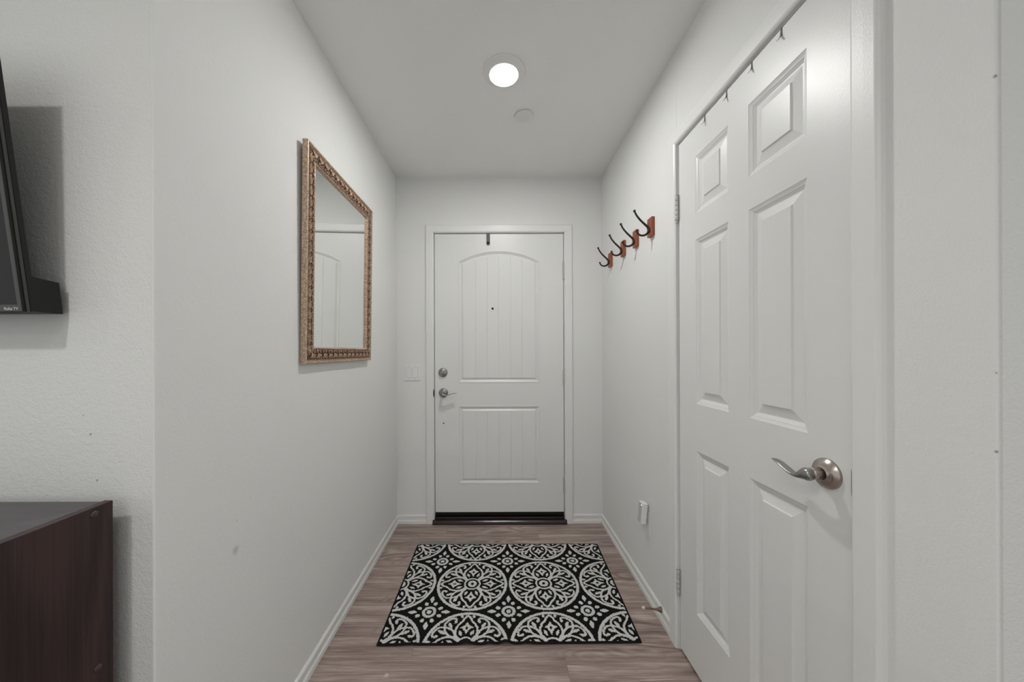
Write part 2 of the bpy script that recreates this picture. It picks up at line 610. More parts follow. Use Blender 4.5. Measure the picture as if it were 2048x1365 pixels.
q(PU1, FU1, FV0, FV1)
q(PU0, PU1, FV0, L0)
q(PU0, PU1, L1, ZB)
arc = arch_ring(0)[2:]
for k in range(NA - 1):
    (ua, va), (ub, vb) = arc[k], arc[k + 1]
    m.add([put_far(ua, va, HF), put_far(ub, vb, HF), put_far(ub, FV1, HF), put_far(ua, FV1, HF)], [(0, 1, 2, 3)])
PROF = [(0, 0), (0.0015, 0.0022), (0.0055, 0.0022), (0.0085, -0.001), (0.020, -0.0090), (0.0225, -0.0095), (0.034, -0.0015), (0.036, -0.001)]
rings_mesh(m, [(arch_ring(i), HF + h) for i, h in PROF], put_far, cap=False)
rings_mesh(m, [(rect_ring(PU0, PU1, L0, L1, i), HF + h) for i, h in PROF], put_far, cap=False)
GRV = [-0.1586, -0.0760, 0.0049, 0.0890, 0.1695]
def field(top, zb):
    IN = PROF[-1][0]
    h = HF + PROF[-1][1]
    xs = [(cu - hw + IN, 0)]
    for g in GRV:
        xs += [(g - 0.0035, 0), (g, -0.0028), (g + 0.0035, 0)]
    xs.append((cu + hw - IN, 0))
    # subdivide long spans so that the arched top follows the arc
    pts = []
    for a, b in zip(xs, xs[1:]):
        pts.append(a)
        if b[0] - a[0] > 0.02:
            for k in range(1, 6):
                pts.append((a[0] + (b[0] - a[0]) * k / 6, 0))
    pts.append(xs[-1])
    vs = []
    for u, d in pts:
        vs += [put_far(u, zb, h + d), put_far(u, top(u), h + d)]
    m.add(vs, [(2 * k, 2 * k + 2, 2 * k + 3, 2 * k + 1) for k in range(len(pts) - 1)])
    for g in GRV:
        for z in (zb, None):
            zz = [z if z is not None else top(g + s * 0.0035) for s in (-1, 1, 0)]
            m.add([put_far(g - 0.0035, zz[0], h), put_far(g + 0.0035, zz[1], h), put_far(g, zz[2], h - 0.0028)], [(0, 1, 2)])
IN = PROF[-1][0]
field(lambda u: ZA + math.sqrt((RA - IN) ** 2 - (u - cu) ** 2), ZB + IN)
field(lambda u: L1 - IN, L0 + IN)
m.build('door_slab', 'door', front, weld=False)
# lever, deadbolt, peephole, hinges, sweep
lv = MB().lathe([(0.0, 0.016), (0.012, 0.016), (0.017, 0.013), (0.026, 0.010), (0.031, 0.006), (0.033, 0.002), (0.033, 0.0)][::-1], (-0.385, YB - HF, 0.916), (0, -1, 0)).build('handle_rose', 'nickel', front)
m = MB()
m.loft([(-0.385, YB - 0.012, 0.914), (-0.385, YB - 0.050, 0.912)], [(0.0105, 0.0105)] * 2, (0, 0, 1))
pth = [(-0.392, YB - 0.053, 0.912), (-0.378, YB - 0.055, 0.909), (-0.360, YB - 0.054, 0.9045), (-0.340, YB - 0.053, 0.9085), (-0.318, YB - 0.052, 0.916), (-0.300, YB - 0.051, 0.9195), (-0.286, YB - 0.050, 0.9190)]
m.loft(pth, [(0.011, 0.010), (0.010, 0.011), (0.0045, 0.011), (0.003, 0.011), (0.0025, 0.011), (0.0022, 0.010), (0.0015, 0.004)], (0, 0, 1))
m.build('handle_lever', 'nickel', lv)
db = MB().lathe([(0.032, 0.0), (0.032, 0.006), (0.030, 0.011), (0.024, 0.014), (0.0, 0.0145)], (-0.3875, YB - HF, 1.060), (0, -1, 0)).build('deadbolt', 'nickel', front)
m = MB()
c, s = math.cos(R(18)), math.sin(R(18))
tp = [(-0.017, -0.004), (0.017, -0.006), (0.018, 0.004), (0.0, 0.009), (-0.017, 0.004)]
m.prism([(-0.3875 + a * c - b * s, 1.060 + a * s + b * c) for a, b in tp], 1, YB - HF - 0.0135, YB - HF - 0.027)
m.build('thumb_turn', 'nickel', db, bevel=0.0015)
MB().lathe([(0.008, 0.0), (0.008, 0.002), (0.0062, 0.003), (0.0062, 0.0005), (0.0, 0.0005)], (-0.0370, YB - HF, 1.5085), (0, -1, 0), 20).build('peephole', 'iron', front)
MB().lathe([(0.0055, 0.0), (0.0050, 0.0015), (0.0, 0.0018)], (-0.3845, YB - HF, 0.702), (0, -1, 0), 16).build('screw_cap', 'nickel', front)
def far_hinge(z0, z1):
    h = MB()
    n = 5
    for k in range(n):
        a = z0 + (z1 - z0) * k / n
        b = z0 + (z1 - z0) * (k + 1) / n - 0.0012
        h.lathe([(0.0055, 0), (0.0062, 0.0008), (0.0062, b - a - 0.0008), (0.0055, b - a)], (0.4655, YB - 0.004, a), (0, 0, 1), 14)
    h.lathe([(0.0035, 0), (0.0045, 0.004), (0.0035, 0.007)], (0.4655, YB - 0.004, z0 - 0.008), (0, 0, 1), 12)
    h.box((0.455, YB + 0.0022, z0), (0.462, YB + 0.0034, z1))
    return h.build('hinge', 'hinge', front)
far_hinge(1.712, 1.842)
far_hinge(0.968, 1.074)
far_hinge(0.213, 0.323)
MB().box((FU0 + 0.001, YB + 0.006, 0.052), (FU1 - 0.001, YB + 0.030, 0.076)).build('door_sweep', 'gap', front)
# casing and jamb
def front_jamb(jm):
    jm.box((-0.4545, YB + 0.0002, 0), (-0.4485, YB + 0.0695, 2.0375)).box((0.4655, YB + 0.0002, 0), (0.4715, YB + 0.0695, 2.0375)).box((-0.4545, YB + 0.0002, 2.0385), (0.4715, YB + 0.0695, 2.0495))
casing('trim_1', -0.4505, 0.4680, 2.0405, put_far, jamb=front_jamb)
ws = MB().box((-0.4485, YB + 0.046, 0), (-0.440, YB + 0.069, 2.038)).box((0.457, YB + 0.046, 0), (0.4655, YB + 0.069, 2.038)).box((-0.440, YB + 0.046, 2.026), (0.457, YB + 0.069, 2.038)).box((-0.440, YB + 0.060, 0), (0.457, YB + 0.069, 0.09))
struct(ws.build('trim_3', 'gap'))
sp = MB().prism([(-0.4515 + 0.0035 * math.cos(a), 0.9155 + 0.028 * math.sin(a)) for a in [2 * math.pi * k / 16 for k in range(16)]], 1, YB - 0.0125, YB - 0.0075)
tag(sp.build('strike_plate_or_patch', 'iron'), 'small black patch drawn for the shaded strike cut on the frame left of the front door lever', 'strike plate')  # black patch stands in for the shaded strike cut
# threshold
th = MB()
prof = [(YB - 0.030, 0.0), (YB - 0.030, 0.010), (YB - 0.027, 0.020), (YB - 0.020, 0.0265), (YB - 0.010, 0.029), (YB + 0.004, 0.030), (YB + 0.006, 0.040), (YB + 0.044, 0.046), (YB + 0.044, 0.0)]
th.prism(prof, 0, -0.4480, 0.4650)
th.prism(prof[:5] + [(YB - 0.0165, 0.029), (YB - 0.0165, 0.0)], 0, -0.4600, -0.4480).prism(prof[:5] + [(YB - 0.0165, 0.029), (YB - 0.0165, 0.0)], 0, 0.4650, 0.4770)
tag(th.build('door_threshold', 'sill'), 'dark brown metal threshold under the front door', 'threshold')
# thin floor strip in front of the threshold
fs = MB().box((-0.452, YB - 0.050, 0.0), (0.470, YB - 0.0302, 0.0015))
tag(fs.build('floor_strip', 'floor'), 'narrow wood-look floor strip in front of the dark door threshold', 'floor strip')
# over-the-door hanger end at the top
oh = thing('hanger_strap', 'single dark grey strap hanging over the top of the front door', 'hanger', (-0.0665, YB, 2.034))
m = MB()
m.box((-0.0787, YB - 0.0012, 1.965), (-0.0543, YB + 0.0018, 2.0362)).lathe([(0.0122, -0.0015), (0.0122, 0.0015)], (-0.0665, YB + 0.0003, 1.965), (0, 1, 0), 24)
m.box((-0.0787, YB - 0.0012, 2.0345), (-0.0543, YB + 0.044, 2.0362))
m.build('strap', 'strap', oh)

# ---- closet door
SU0, SU1, SV0, SV1 = 0.7035, 1.3735, 0.014, 2.034
HC = 0.001
closet = thing('door_2', 'white six-panel closet door with lever handle', 'door', (XR, 1.3735, 0.014))
struct(closet)
m = MB()
slab_shell(m, SU0, SU1, SV0, SV1, 0.035, put_right, HC)
cols = [(1.0815, 1.2595), (0.8060, 0.9930)]
rows = [(0.235, 0.838), (1.012, 1.616), (1.7125, 1.922)]
us = sorted([SU0, SU1] + [x for c in cols for x in c])
vs_ = sorted([SV0, SV1] + [x for c in rows for x in c])
PR6 = [(0, 0), (0.0010, -0.0012), (0.0085, -0.0046), (0.0100, -0.0046), (0.0108, -0.0060), (0.0190, -0.0108), (0.0215, -0.0108), (0.0440, -0.0052), (0.0446, -0.0052), (0.0470, -0.0014), (0.0478, -0.0012)]
def q2(u0, u1, v0, v1):
    m.add([put_right(u0, v0, HC), put_right(u1, v0, HC), put_right(u1, v1, HC), put_right(u0, v1, HC)], [(0, 1, 2, 3)])
for a, b in zip(us, us[1:]):
    for c_, d in zip(vs_, vs_[1:]):
        if (a, b) in cols and (c_, d) in rows:
            rings_mesh(m, [(rect_ring(a, b, c_, d, i), HC + h) for i, h in PR6], put_right)
        else:
            q2(a, b, c_, d)
m.build('door_slab', 'door', closet, weld=False)
HY, HZ = 0.758, 0.934
X0 = XR - HC
ro = MB().lathe([(0.0335, 0.0), (0.0335, 0.003), (0.0325, 0.0055), (0.0285, 0.0075), (0.0275, 0.0095), (0.020, 0.0120), (0.0145, 0.0145), (0.0138, 0.0155), (0.0, 0.0155)], (X0, HY, HZ), (-1, 0, 0), 48).build('handle_rose', 'rose', closet)
MB().lathe([(0.0126, 0.0150), (0.0126, 0.0350), (0.0120, 0.0370), (0.0, 0.0370)], (X0, HY, HZ), (-1, 0, 0), 32).build('handle_neck', 'rose', ro)
MB().lathe([(0.0133, 0.0148), (0.0133, 0.0160)], (X0, HY, HZ), (-1, 0, 0), 32).build('neck_seam', 'gap', ro)
m = MB()
pth = [(X0 - 0.0440, HY - 0.0115, HZ - 0.000), (X0 - 0.0445, HY - 0.009, HZ - 0.0005), (X0 - 0.0450, HY - 0.003, HZ - 0.001), (X0 - 0.0455, HY + 0.004, HZ - 0.0025), (X0 - 0.0460, HY + 0.012, HZ - 0.0070),
       (X0 - 0.0462, HY + 0.021, HZ - 0.0115), (X0 - 0.0462, HY + 0.032, HZ - 0.0125), (X0 - 0.0460, HY + 0.044, HZ - 0.0095), (X0 - 0.0458, HY + 0.057, HZ - 0.0045),
       (X0 - 0.0455, HY + 0.070, HZ + 0.0005), (X0 - 0.0452, HY + 0.082, HZ + 0.0035), (X0 - 0.0450, HY + 0.092, HZ + 0.0040), (X0 - 0.0448, HY + 0.0990, HZ + 0.0025)]
rd = [(0.006, 0.006), (0.0115, 0.0105), (0.0140, 0.0118), (0.0136, 0.0114), (0.0100, 0.0104), (0.0058, 0.0098), (0.0042, 0.0100), (0.0036, 0.0104), (0.0032, 0.0104), (0.0028, 0.0098), (0.0024, 0.0082), (0.0019, 0.0054), (0.0010, 0.0012)]
def smooth_path(p, r, sub=4):
    n = len(p)
    P, Q = [], []
    def cr(a, b, c, d, t):
        return 0.5 * ((2 * b) + (-a + c) * t + (2 * a - 5 * b + 4 * c - d) * t * t + (-a + 3 * b - 3 * c + d) * t ** 3)
    for i in range(n - 1):
        for k in range(sub):
            t = k / sub
            ix = (max(i - 1, 0), i, i + 1, min(i + 2, n - 1))
            P.append(tuple(cr(*[p[j][a] for j in ix], t) for a in range(3)))
            Q.append(tuple(max(0.0008, cr(*[r[j][a] for j in ix], t)) for a in range(2)))
    P.append(p[-1])
    Q.append(r[-1])
    return P, Q
P_, Q_ = smooth_path(pth, rd)
m.loft(P_, Q_, (0, 0, 1), 18)
m.build('handle_lever', 'nickel', ro)
def closet_hinge(z0, z1):
    h = MB()
    n = 5
    xk, yk = XR - 0.0085, 1.3765
    for k in range(n):
        a = z0 + (z1 - z0) * k / n
        b = z0 + (z1 - z0) * (k + 1) / n - 0.0012
        h.lathe([(0.0058, 0), (0.0065, 0.0008), (0.0065, b - a - 0.0008), (0.0058, b - a)], (xk, yk, a), (0, 0, 1), 16)
    h.lathe([(0.004, 0), (0.0065, 0.002), (0.0065, 0.004)], (xk, yk, z1), (0, 0, 1), 14)
    h.lathe([(0.0030, 0), (0.0045, 0.004), (0.0035, 0.010)], (xk, yk, z0 - 0.011), (0, 0, 1), 12)
    h.box((XR - 0.0024, 1.366, z0), (XR - 0.0012, 1.374, z1)).box((XR - 0.0032, 1.3792, z0), (XR - 0.0022, 1.3830, z1))
    return h.build('hinge', 'hinge', closet)
closet_hinge(1.733, 1.831)
closet_hinge(0.229, 0.327)
def closet_jamb(jm):
    jm.box((XR + 0.0002, 1.3805, 0), (XR + 0.0595, CY1 - 0.0002, 2.040)).box((XR + 0.0002, CY0 + 0.0002, 0), (XR + 0.0595, 0.6995, 2.040)).box((XR + 0.0002, CY0 + 0.0002, 2.0395), (XR + 0.0595, CY1 - 0.0002, CZ1 - 0.0002))
casing('trim_2', 0.6985, 1.3835, 2.0420, put_right, jamb=closet_jamb)
sk = MB().prism([(XR - 0.0012, 0.9085), (XR - 0.0092, 0.9095), (XR - 0.0098, 0.915), (XR - 0.0098, 0.958), (XR - 0.0092, 0.9635), (XR - 0.0012, 0.9645)], 1, 0.6984, 0.6988)
tag(sk.build('strike_plate_or_patch', 'nickel'), 'thin bright metal strike plate edge on the frame beside the closet lever', 'strike plate')

# over-the-door hooks whose tips show below the top of the closet door casing
hook_txt = ['first from the lever side', 'second from the lever side', 'third from the lever side', 'fourth, nearest the hinges']
oy = [0.8764, 0.9785, 1.0865, 1.2008]
base_ = None
for i, y in enumerate(oy):
    lab = 'dark hook tip over the closet door top, ' + hook_txt[i]
    if base_ is None:
        r_ = thing('over_door_hook', lab, 'hook', (XR, y, 2.034), group='hook tips over the closet door top')
        m = MB()
        w = 0.0024
        prof = [(XR - 0.0014, 2.0365), (XR - 0.0022, 2.020), (XR - 0.0045, 2.0135), (XR - 0.0125, 2.0035)]
        t = 0.0012
        poly = prof + [(x + t, z) for x, z in prof[::-1]]
        m.prism(poly, 1, y - w, y + w)
        m.box((XR - 0.0014, y - w, 2.0347), (XR + 0.035, y + w, 2.0362))
        m.build('hook_strip', 'strap', r_)
        base_ = r_
    else:
        r_ = base_.copy()
        COL.objects.link(r_)
        r_.location = (XR, y, 2.034)
        r_['label'] = lab
        for ch in base_.children:
            c_ = ch.copy()
            COL.objects.link(c_)
            c_.parent = r_

# ------------------------------------------------------------------ coat hooks on the right wall
lab4 = ['red-brown wood coat hook nearest the closet door, largest of four', 'red-brown wood coat hook second from the closet door',
        'red-brown wood coat hook third from the closet door', 'red-brown wood coat hook farthest from the closet, nearest the front door']
hk0 = None
for i, (y, z) in enumerate(((1.6105, 1.746), (1.7885, 1.7500), (1.968, 1.7525), (2.1935, 1.7475))):
    if hk0 is None:
        hk0 = thing('coat_hook', lab4[0], 'coat hook', (XR, y, z), group='coat hooks on the right wall')
        MB().box((-0.0162, -0.0235, 0.0), (0.0, 0.0235, 0.088)).build('backing_block', 'redwood', hk0, local=True, bevel=0.002)
        ih = MB()
        # rosette plate
        ih.lathe([(0.0125, 0.0), (0.0125, 0.003), (0.010, 0.005), (0.0, 0.0055)], (-0.0162, 0, 0.030), (-1, 0, 0), 20)
        plate = ih.build('hook_plate', 'iron', hk0, local=True)
        def prong(pts, r0, r1):
            pp, rr = smooth_path([(-0.0162 - o, 0, zz) for o, zz in pts], [(r0 + (r1 - r0) * k / (len(pts) - 1),) * 2 for k in range(len(pts))], 5)
            g = MB().loft(pp, [(a, a * 1.15) for a, b in rr], (0, 1, 0), 12)
            e = pp[-1]
            g.ball(e, r1 * 1.75)
            return g
        prong([(0.003, 0.020), (0.0030, 0.032), (0.0075, 0.0450), (0.0205, 0.0580), (0.043, 0.080), (0.060, 0.102), (0.0695, 0.1215)], 0.0056, 0.0036).build('upper_prong', 'iron', hk0, local=True)
        prong([(0.003, 0.036), (0.0045, 0.024), (0.0105, 0.0140), (0.0225, 0.0072), (0.036, 0.0056), (0.048, 0.0100), (0.0555, 0.0180), (0.0590, 0.0275)], 0.0056, 0.0033).build('lower_prong', 'iron', hk0, local=True)
    else:
        r_ = hk0.copy()
        COL.objects.link(r_)
        r_.location = (XR, y, z)
        r_['label'] = lab4[i]
        for ch in hk0.children:
            c_ = ch.copy()
            COL.objects.link(c_)
            c_.parent = r_

# ------------------------------------------------------------------ mirror on the left wall
mir = thing('wall_mirror', 'rectangular mirror in an ornate bronze-gold carved frame on the left wall', 'mirror', (XL + 0.0035, 1.5390, 1.1640), (R(-0.15), R(0.75), 0))
MWY, MH = 0.3165, 0.810
FP = [(0.0, 0.0), (0.0, 0.0165), (0.0015, 0.0190), (0.0045, 0.0200), (0.0080, 0.0188), (0.0092, 0.0150), (0.0105, 0.0150), (0.0115, 0.0168), (0.0130, 0.0168), (0.0140, 0.0140)]
BAND = [(0.0140, 0.0140), (0.0330, 0.0158), (0.0545, 0.0130)]
LP = [(0.0545, 0.0130), (0.0552, 0.0160), (0.0575, 0.0170), (0.0598, 0.0155), (0.0630, 0.0095), (0.0635, 0.0060)]
def frame_rings(mm, prof, mi):
    rs = []
    for i, h in prof:
        rs.append([(h, -MWY + i, i), (h, MWY - i, i), (h, MWY - i, MH - i), (h, -MWY + i, MH - i)])
    vs = [p for r in rs for p in r]
    fs = []
    for a in range(len(rs) - 1):
        for k in range(4):
            k2 = (k + 1) % 4
            fs.append((a * 4 + k, a * 4 + k2, (a + 1) * 4 + k2, (a + 1) * 4 + k))
    mm.add(vs, fs, False, mi)
fm = MB()
frame_rings(fm, FP, 0)
frame_rings(fm, BAND, 1)
frame_rings(fm, LP, 0)
b_ = [(0.0, -MWY, 0), (0.0, MWY, 0), (0.0, MWY, MH), (0.0, -MWY, MH)]
fm.add(b_, [(0, 1, 2, 3)])
frame = fm.build('mirror_frame', ['gilt', 'gilt_low'], mir, local=True)
g = MB()
gi = 0.0610
g.add([(0.0072, -MWY + gi, gi), (0.0072, MWY - gi, gi), (0.0072, MWY - gi, MH - gi), (0.0072, -MWY + gi, MH - gi)], [(0, 1, 2, 3)])
g.add([(0.0042, -MWY + gi, gi), (0.0042, MWY - gi, gi), (0.0042, MWY - gi, MH - gi), (0.0042, -MWY + gi, MH - gi)], [(0, 1, 2, 3)])
g.build('mirror_glass', 'glass', mir, local=True)
# carved band: shells with a volute towards the glass, repeated
orn = MB()
def motif(place, flip=1):
    """place(a, w, h): a along the rail, w from the band's outer edge inwards, h outwards"""
    for k in range(-4, 5):
        a1 = k * 0.0046
        path = [(k * 0.0010, 0.0240, 0.0185), (k * 0.0028, 0.0165, 0.0202), (a1 * 0.92, 0.0080, 0.0190), (a1, 0.0012 + abs(k) * 0.0014, 0.0152)]
        rad = [(0.0010, 0.0009), (0.0019, 0.0015), (0.0026, 0.0021), (0.0015, 0.0012)]
        pp = [place(*p) for p in path]
        orn.loft(pp, rad, place(0, 0, 1) - place(0, 0, 0), 6)
    # volutes
    for s in (-1, 1):
        pts, rr = [], []
        for t in range(11):
            an = 0.2 + t * 0.60
            rad_ = 0.0092 - 0.00062 * t
            pts.append(place(s * (0.0098 - rad_ * math.cos(an)), 0.0312 + rad_ * math.sin(an) * 0.85, 0.0172 + 0.0002 * t))
            rr.append((0.0016, 0.0017))
        orn.loft(pts, rr, place(0, 0, 1) - place(0, 0, 0), 6)
    for (aa, ww, hh, rb) in ((0.0, 0.0345, 0.0182, 0.0032), (0.02025, 0.0030, 0.0158, 0.0030), (0.02025, 0.0365, 0.0155, 0.0026), (0.02025, 0.0180, 0.0168, 0.0034), (0.0100, 0.0315, 0.0180, 0.0024), (-0.0100, 0.0315, 0.0180, 0.0024)):
        orn.ball(place(aa, ww, hh), rb, 8, 6)
def rail(n, length, start, mk):
    for k in range(n):
        motif(mk(start + length * (k + 0.5) / n))
WB = 0.0140
rail(13, 2 * MWY - 0.064, -MWY + 0.032, lambda c: (lambda a, w, h: Vector((h - 0.0015, c + a, WB + w))))
rail(13, 2 * MWY - 0.064, -MWY + 0.032, lambda c: (lambda a, w, h: Vector((h - 0.0015, c - a, MH - WB - w))))
rail(18, MH - 0.064, 0.032, lambda c: (lambda a, w, h: Vector((h - 0.0015, -MWY + WB + w, c - a))))
rail(18, MH - 0.064, 0.032, lambda c: (lambda a, w, h: Vector((h - 0.0015, MWY - WB - w, c + a))))
orn.build('carved_band', 'gilt_high', frame, local=True, fix=False)

# ------------------------------------------------------------------ light switch
sw = thing('light_switch', 'white double rocker light switch beside the front door', 'light switch', (-0.602, YB, 1.066))
m = MB()
m.box((-0.6590, YB - 0.0055, 1.0035), (-0.5465, YB, 1.1155))
m.build('wall_plate', 'plastic', sw, bevel=0.003)
for i, x in enumerate((-0.6255, -0.5800)):
    z0, z1 = 1.0265, 1.0940
    m = MB()
    w = 0.0165
    zm = (z0 + z1) / 2
    a, b = (0.0095, 0.0062) if i == 0 else (0.0062, 0.0085)
    m.prism([(YB - 0.004, z0), (YB - b, z0), (YB - 0.0068, zm), (YB - a, z1), (YB - 0.004, z1)], 0, x - w, x + w)
    m.build('rocker', 'plastic', sw, bevel=0.0006)
    fr = MB()
    for (u0, u1, v0, v1) in ((x - w - 0.0018, x - w - 0.0004, z0 - 0.0018, z1 + 0.0018), (x + w + 0.0004, x + w + 0.0018, z0 - 0.0018, z1 + 0.0018), (x - w, x + w, z0 - 0.0018, z0 - 0.0004), (x - w, x + w, z1 + 0.0004, z1 + 0.0018)):
        fr.box((u0, YB - 0.0060, v0), (u1, YB - 0.0040, v1))
    fr.build('rocker_gap', 'hinge', sw)
    for z in (1.0165, 1.1045):
        MB().lathe([(0.0028, 0.0), (0.0024, 0.0008), (0, 0.0009)], (x, YB - 0.0054, z), (0, -1, 0), 12).build('plate_screw', 'hinge', sw)

# ------------------------------------------------------------------ outlet and plug-in device
ol = thing('wall_outlet', 'white outlet cover low on the right wall, behind the plugged-in box', 'outlet', (XR, 1.672, 0.3075))
MB().box((XR - 0.0055, 1.6365, 0.3075), (XR, 1.7075, 0.4225)).build('cover_plate', 'plastic', ol, bevel=0.0025)
m = MB()
for z in (0.345, 0.385):
    m.lathe([(0.0165, 0.0), (0.0165, 0.0012)], (XR - 0.0054, 1.672, z), (-1, 0, 0), 24)
m.build('socket_face', 'plastic', ol)
pd = thing('plug_in_box', 'white plug-in box with a small light, on the right wall outlet', 'plug-in device', (XR - 0.0068, 1.672, 0.365))
m = MB()
m.box((XR - 0.0345, 1.6515, 0.3655), (XR - 0.0068, 1.6925, 0.4655))
m.build('box_body', 'plastic', pd, bevel=0.004)
m = MB()
m.box((XR - 0.0352, 1.6560, 0.3700), (XR - 0.0344, 1.6880, 0.4610))
m.build('front_cover', 'hinge', pd)
MB().lathe([(0.0022, 0), (0.0018, 0.0012), (0, 0.0014)], (XR - 0.0351, 1.6610, 0.4540), (-1, 0, 0), 10).build('indicator_light', 'led', pd)
pd.rotation_euler = (0, R(5.5), 0)
pd.location.x -= 0.0098

# ------------------------------------------------------------------ door stop on the right baseboard
ds = thing('door_stop', 'brown metal door stop with pale rubber tip on the right baseboard', 'door stop', (XR - 0.0075, 1.523, 0.050))
za = 0.052
tipv = Vector((-0.0868, -0.002, 0.0105))
o0 = Vector((XR - 0.0072, 1.523, za))
ax = tipv.normalized()
MB().lathe([(0.0125, 0.0), (0.0120, 0.003), (0.0085, 0.010), (0.0055, 0.022), (0.0042, 0.034), (0.0, 0.0345)], o0, ax, 20).build('stop_base', 'spring', ds)
m = MB()
m.lathe([(0.0034, 0.0), (0.0034, tipv.length)], o0, ax, 10)
m.build('stop_rod', 'spring', ds)
MB().lathe([(0.0056, tipv.length - 0.012), (0.0066, tipv.length - 0.010), (0.0064, tipv.length - 0.001), (0.0050, tipv.length + 0.001), (0.0, tipv.length + 0.0015)], o0, ax, 18).build('stop_tip', 'rubber', ds)

# ------------------------------------------------------------------ ceiling lamp and cover plate
cl = thing('ceiling_light', 'round white flush ceiling light, switched on', 'ceiling light', (0.0300, 1.4975, ZC))
MB().lathe([(0.0925, 0.0), (0.0925, 0.0025), (0.0900, 0.0040), (0.0740, 0.0100), (0.0655, 0.0150), (0.0640, 0.0170), (0.0620, 0.0170), (0.0620, 0.0)], (0.0300, 1.4975, ZC), (0, 0, -1), 64).build('trim_ring', 'plastic', cl)
MB().lathe([(0.0625, 0.0150), (0.0620, 0.0180), (0.055, 0.0205), (0.035, 0.0220), (0.0, 0.0225)], (0.0300, 1.4975, ZC), (0, 0, -1), 64).build('lamp_lens', 'lens', cl)
cp = MB().lathe([(0.0400, 0.0), (0.0400, 0.0045), (0.0455, 0.0050), (0.0460, 0.0062), (0.0450, 0.0075), (0.030, 0.0085), (0.0, 0.0088)], (0.1400, 1.7735, ZC), (0, 0, -1), 48)
tag(cp.build('sprinkler_cover', 'trim'), 'small round white cover plate on the ceiling behind the lamp', 'cover plate')

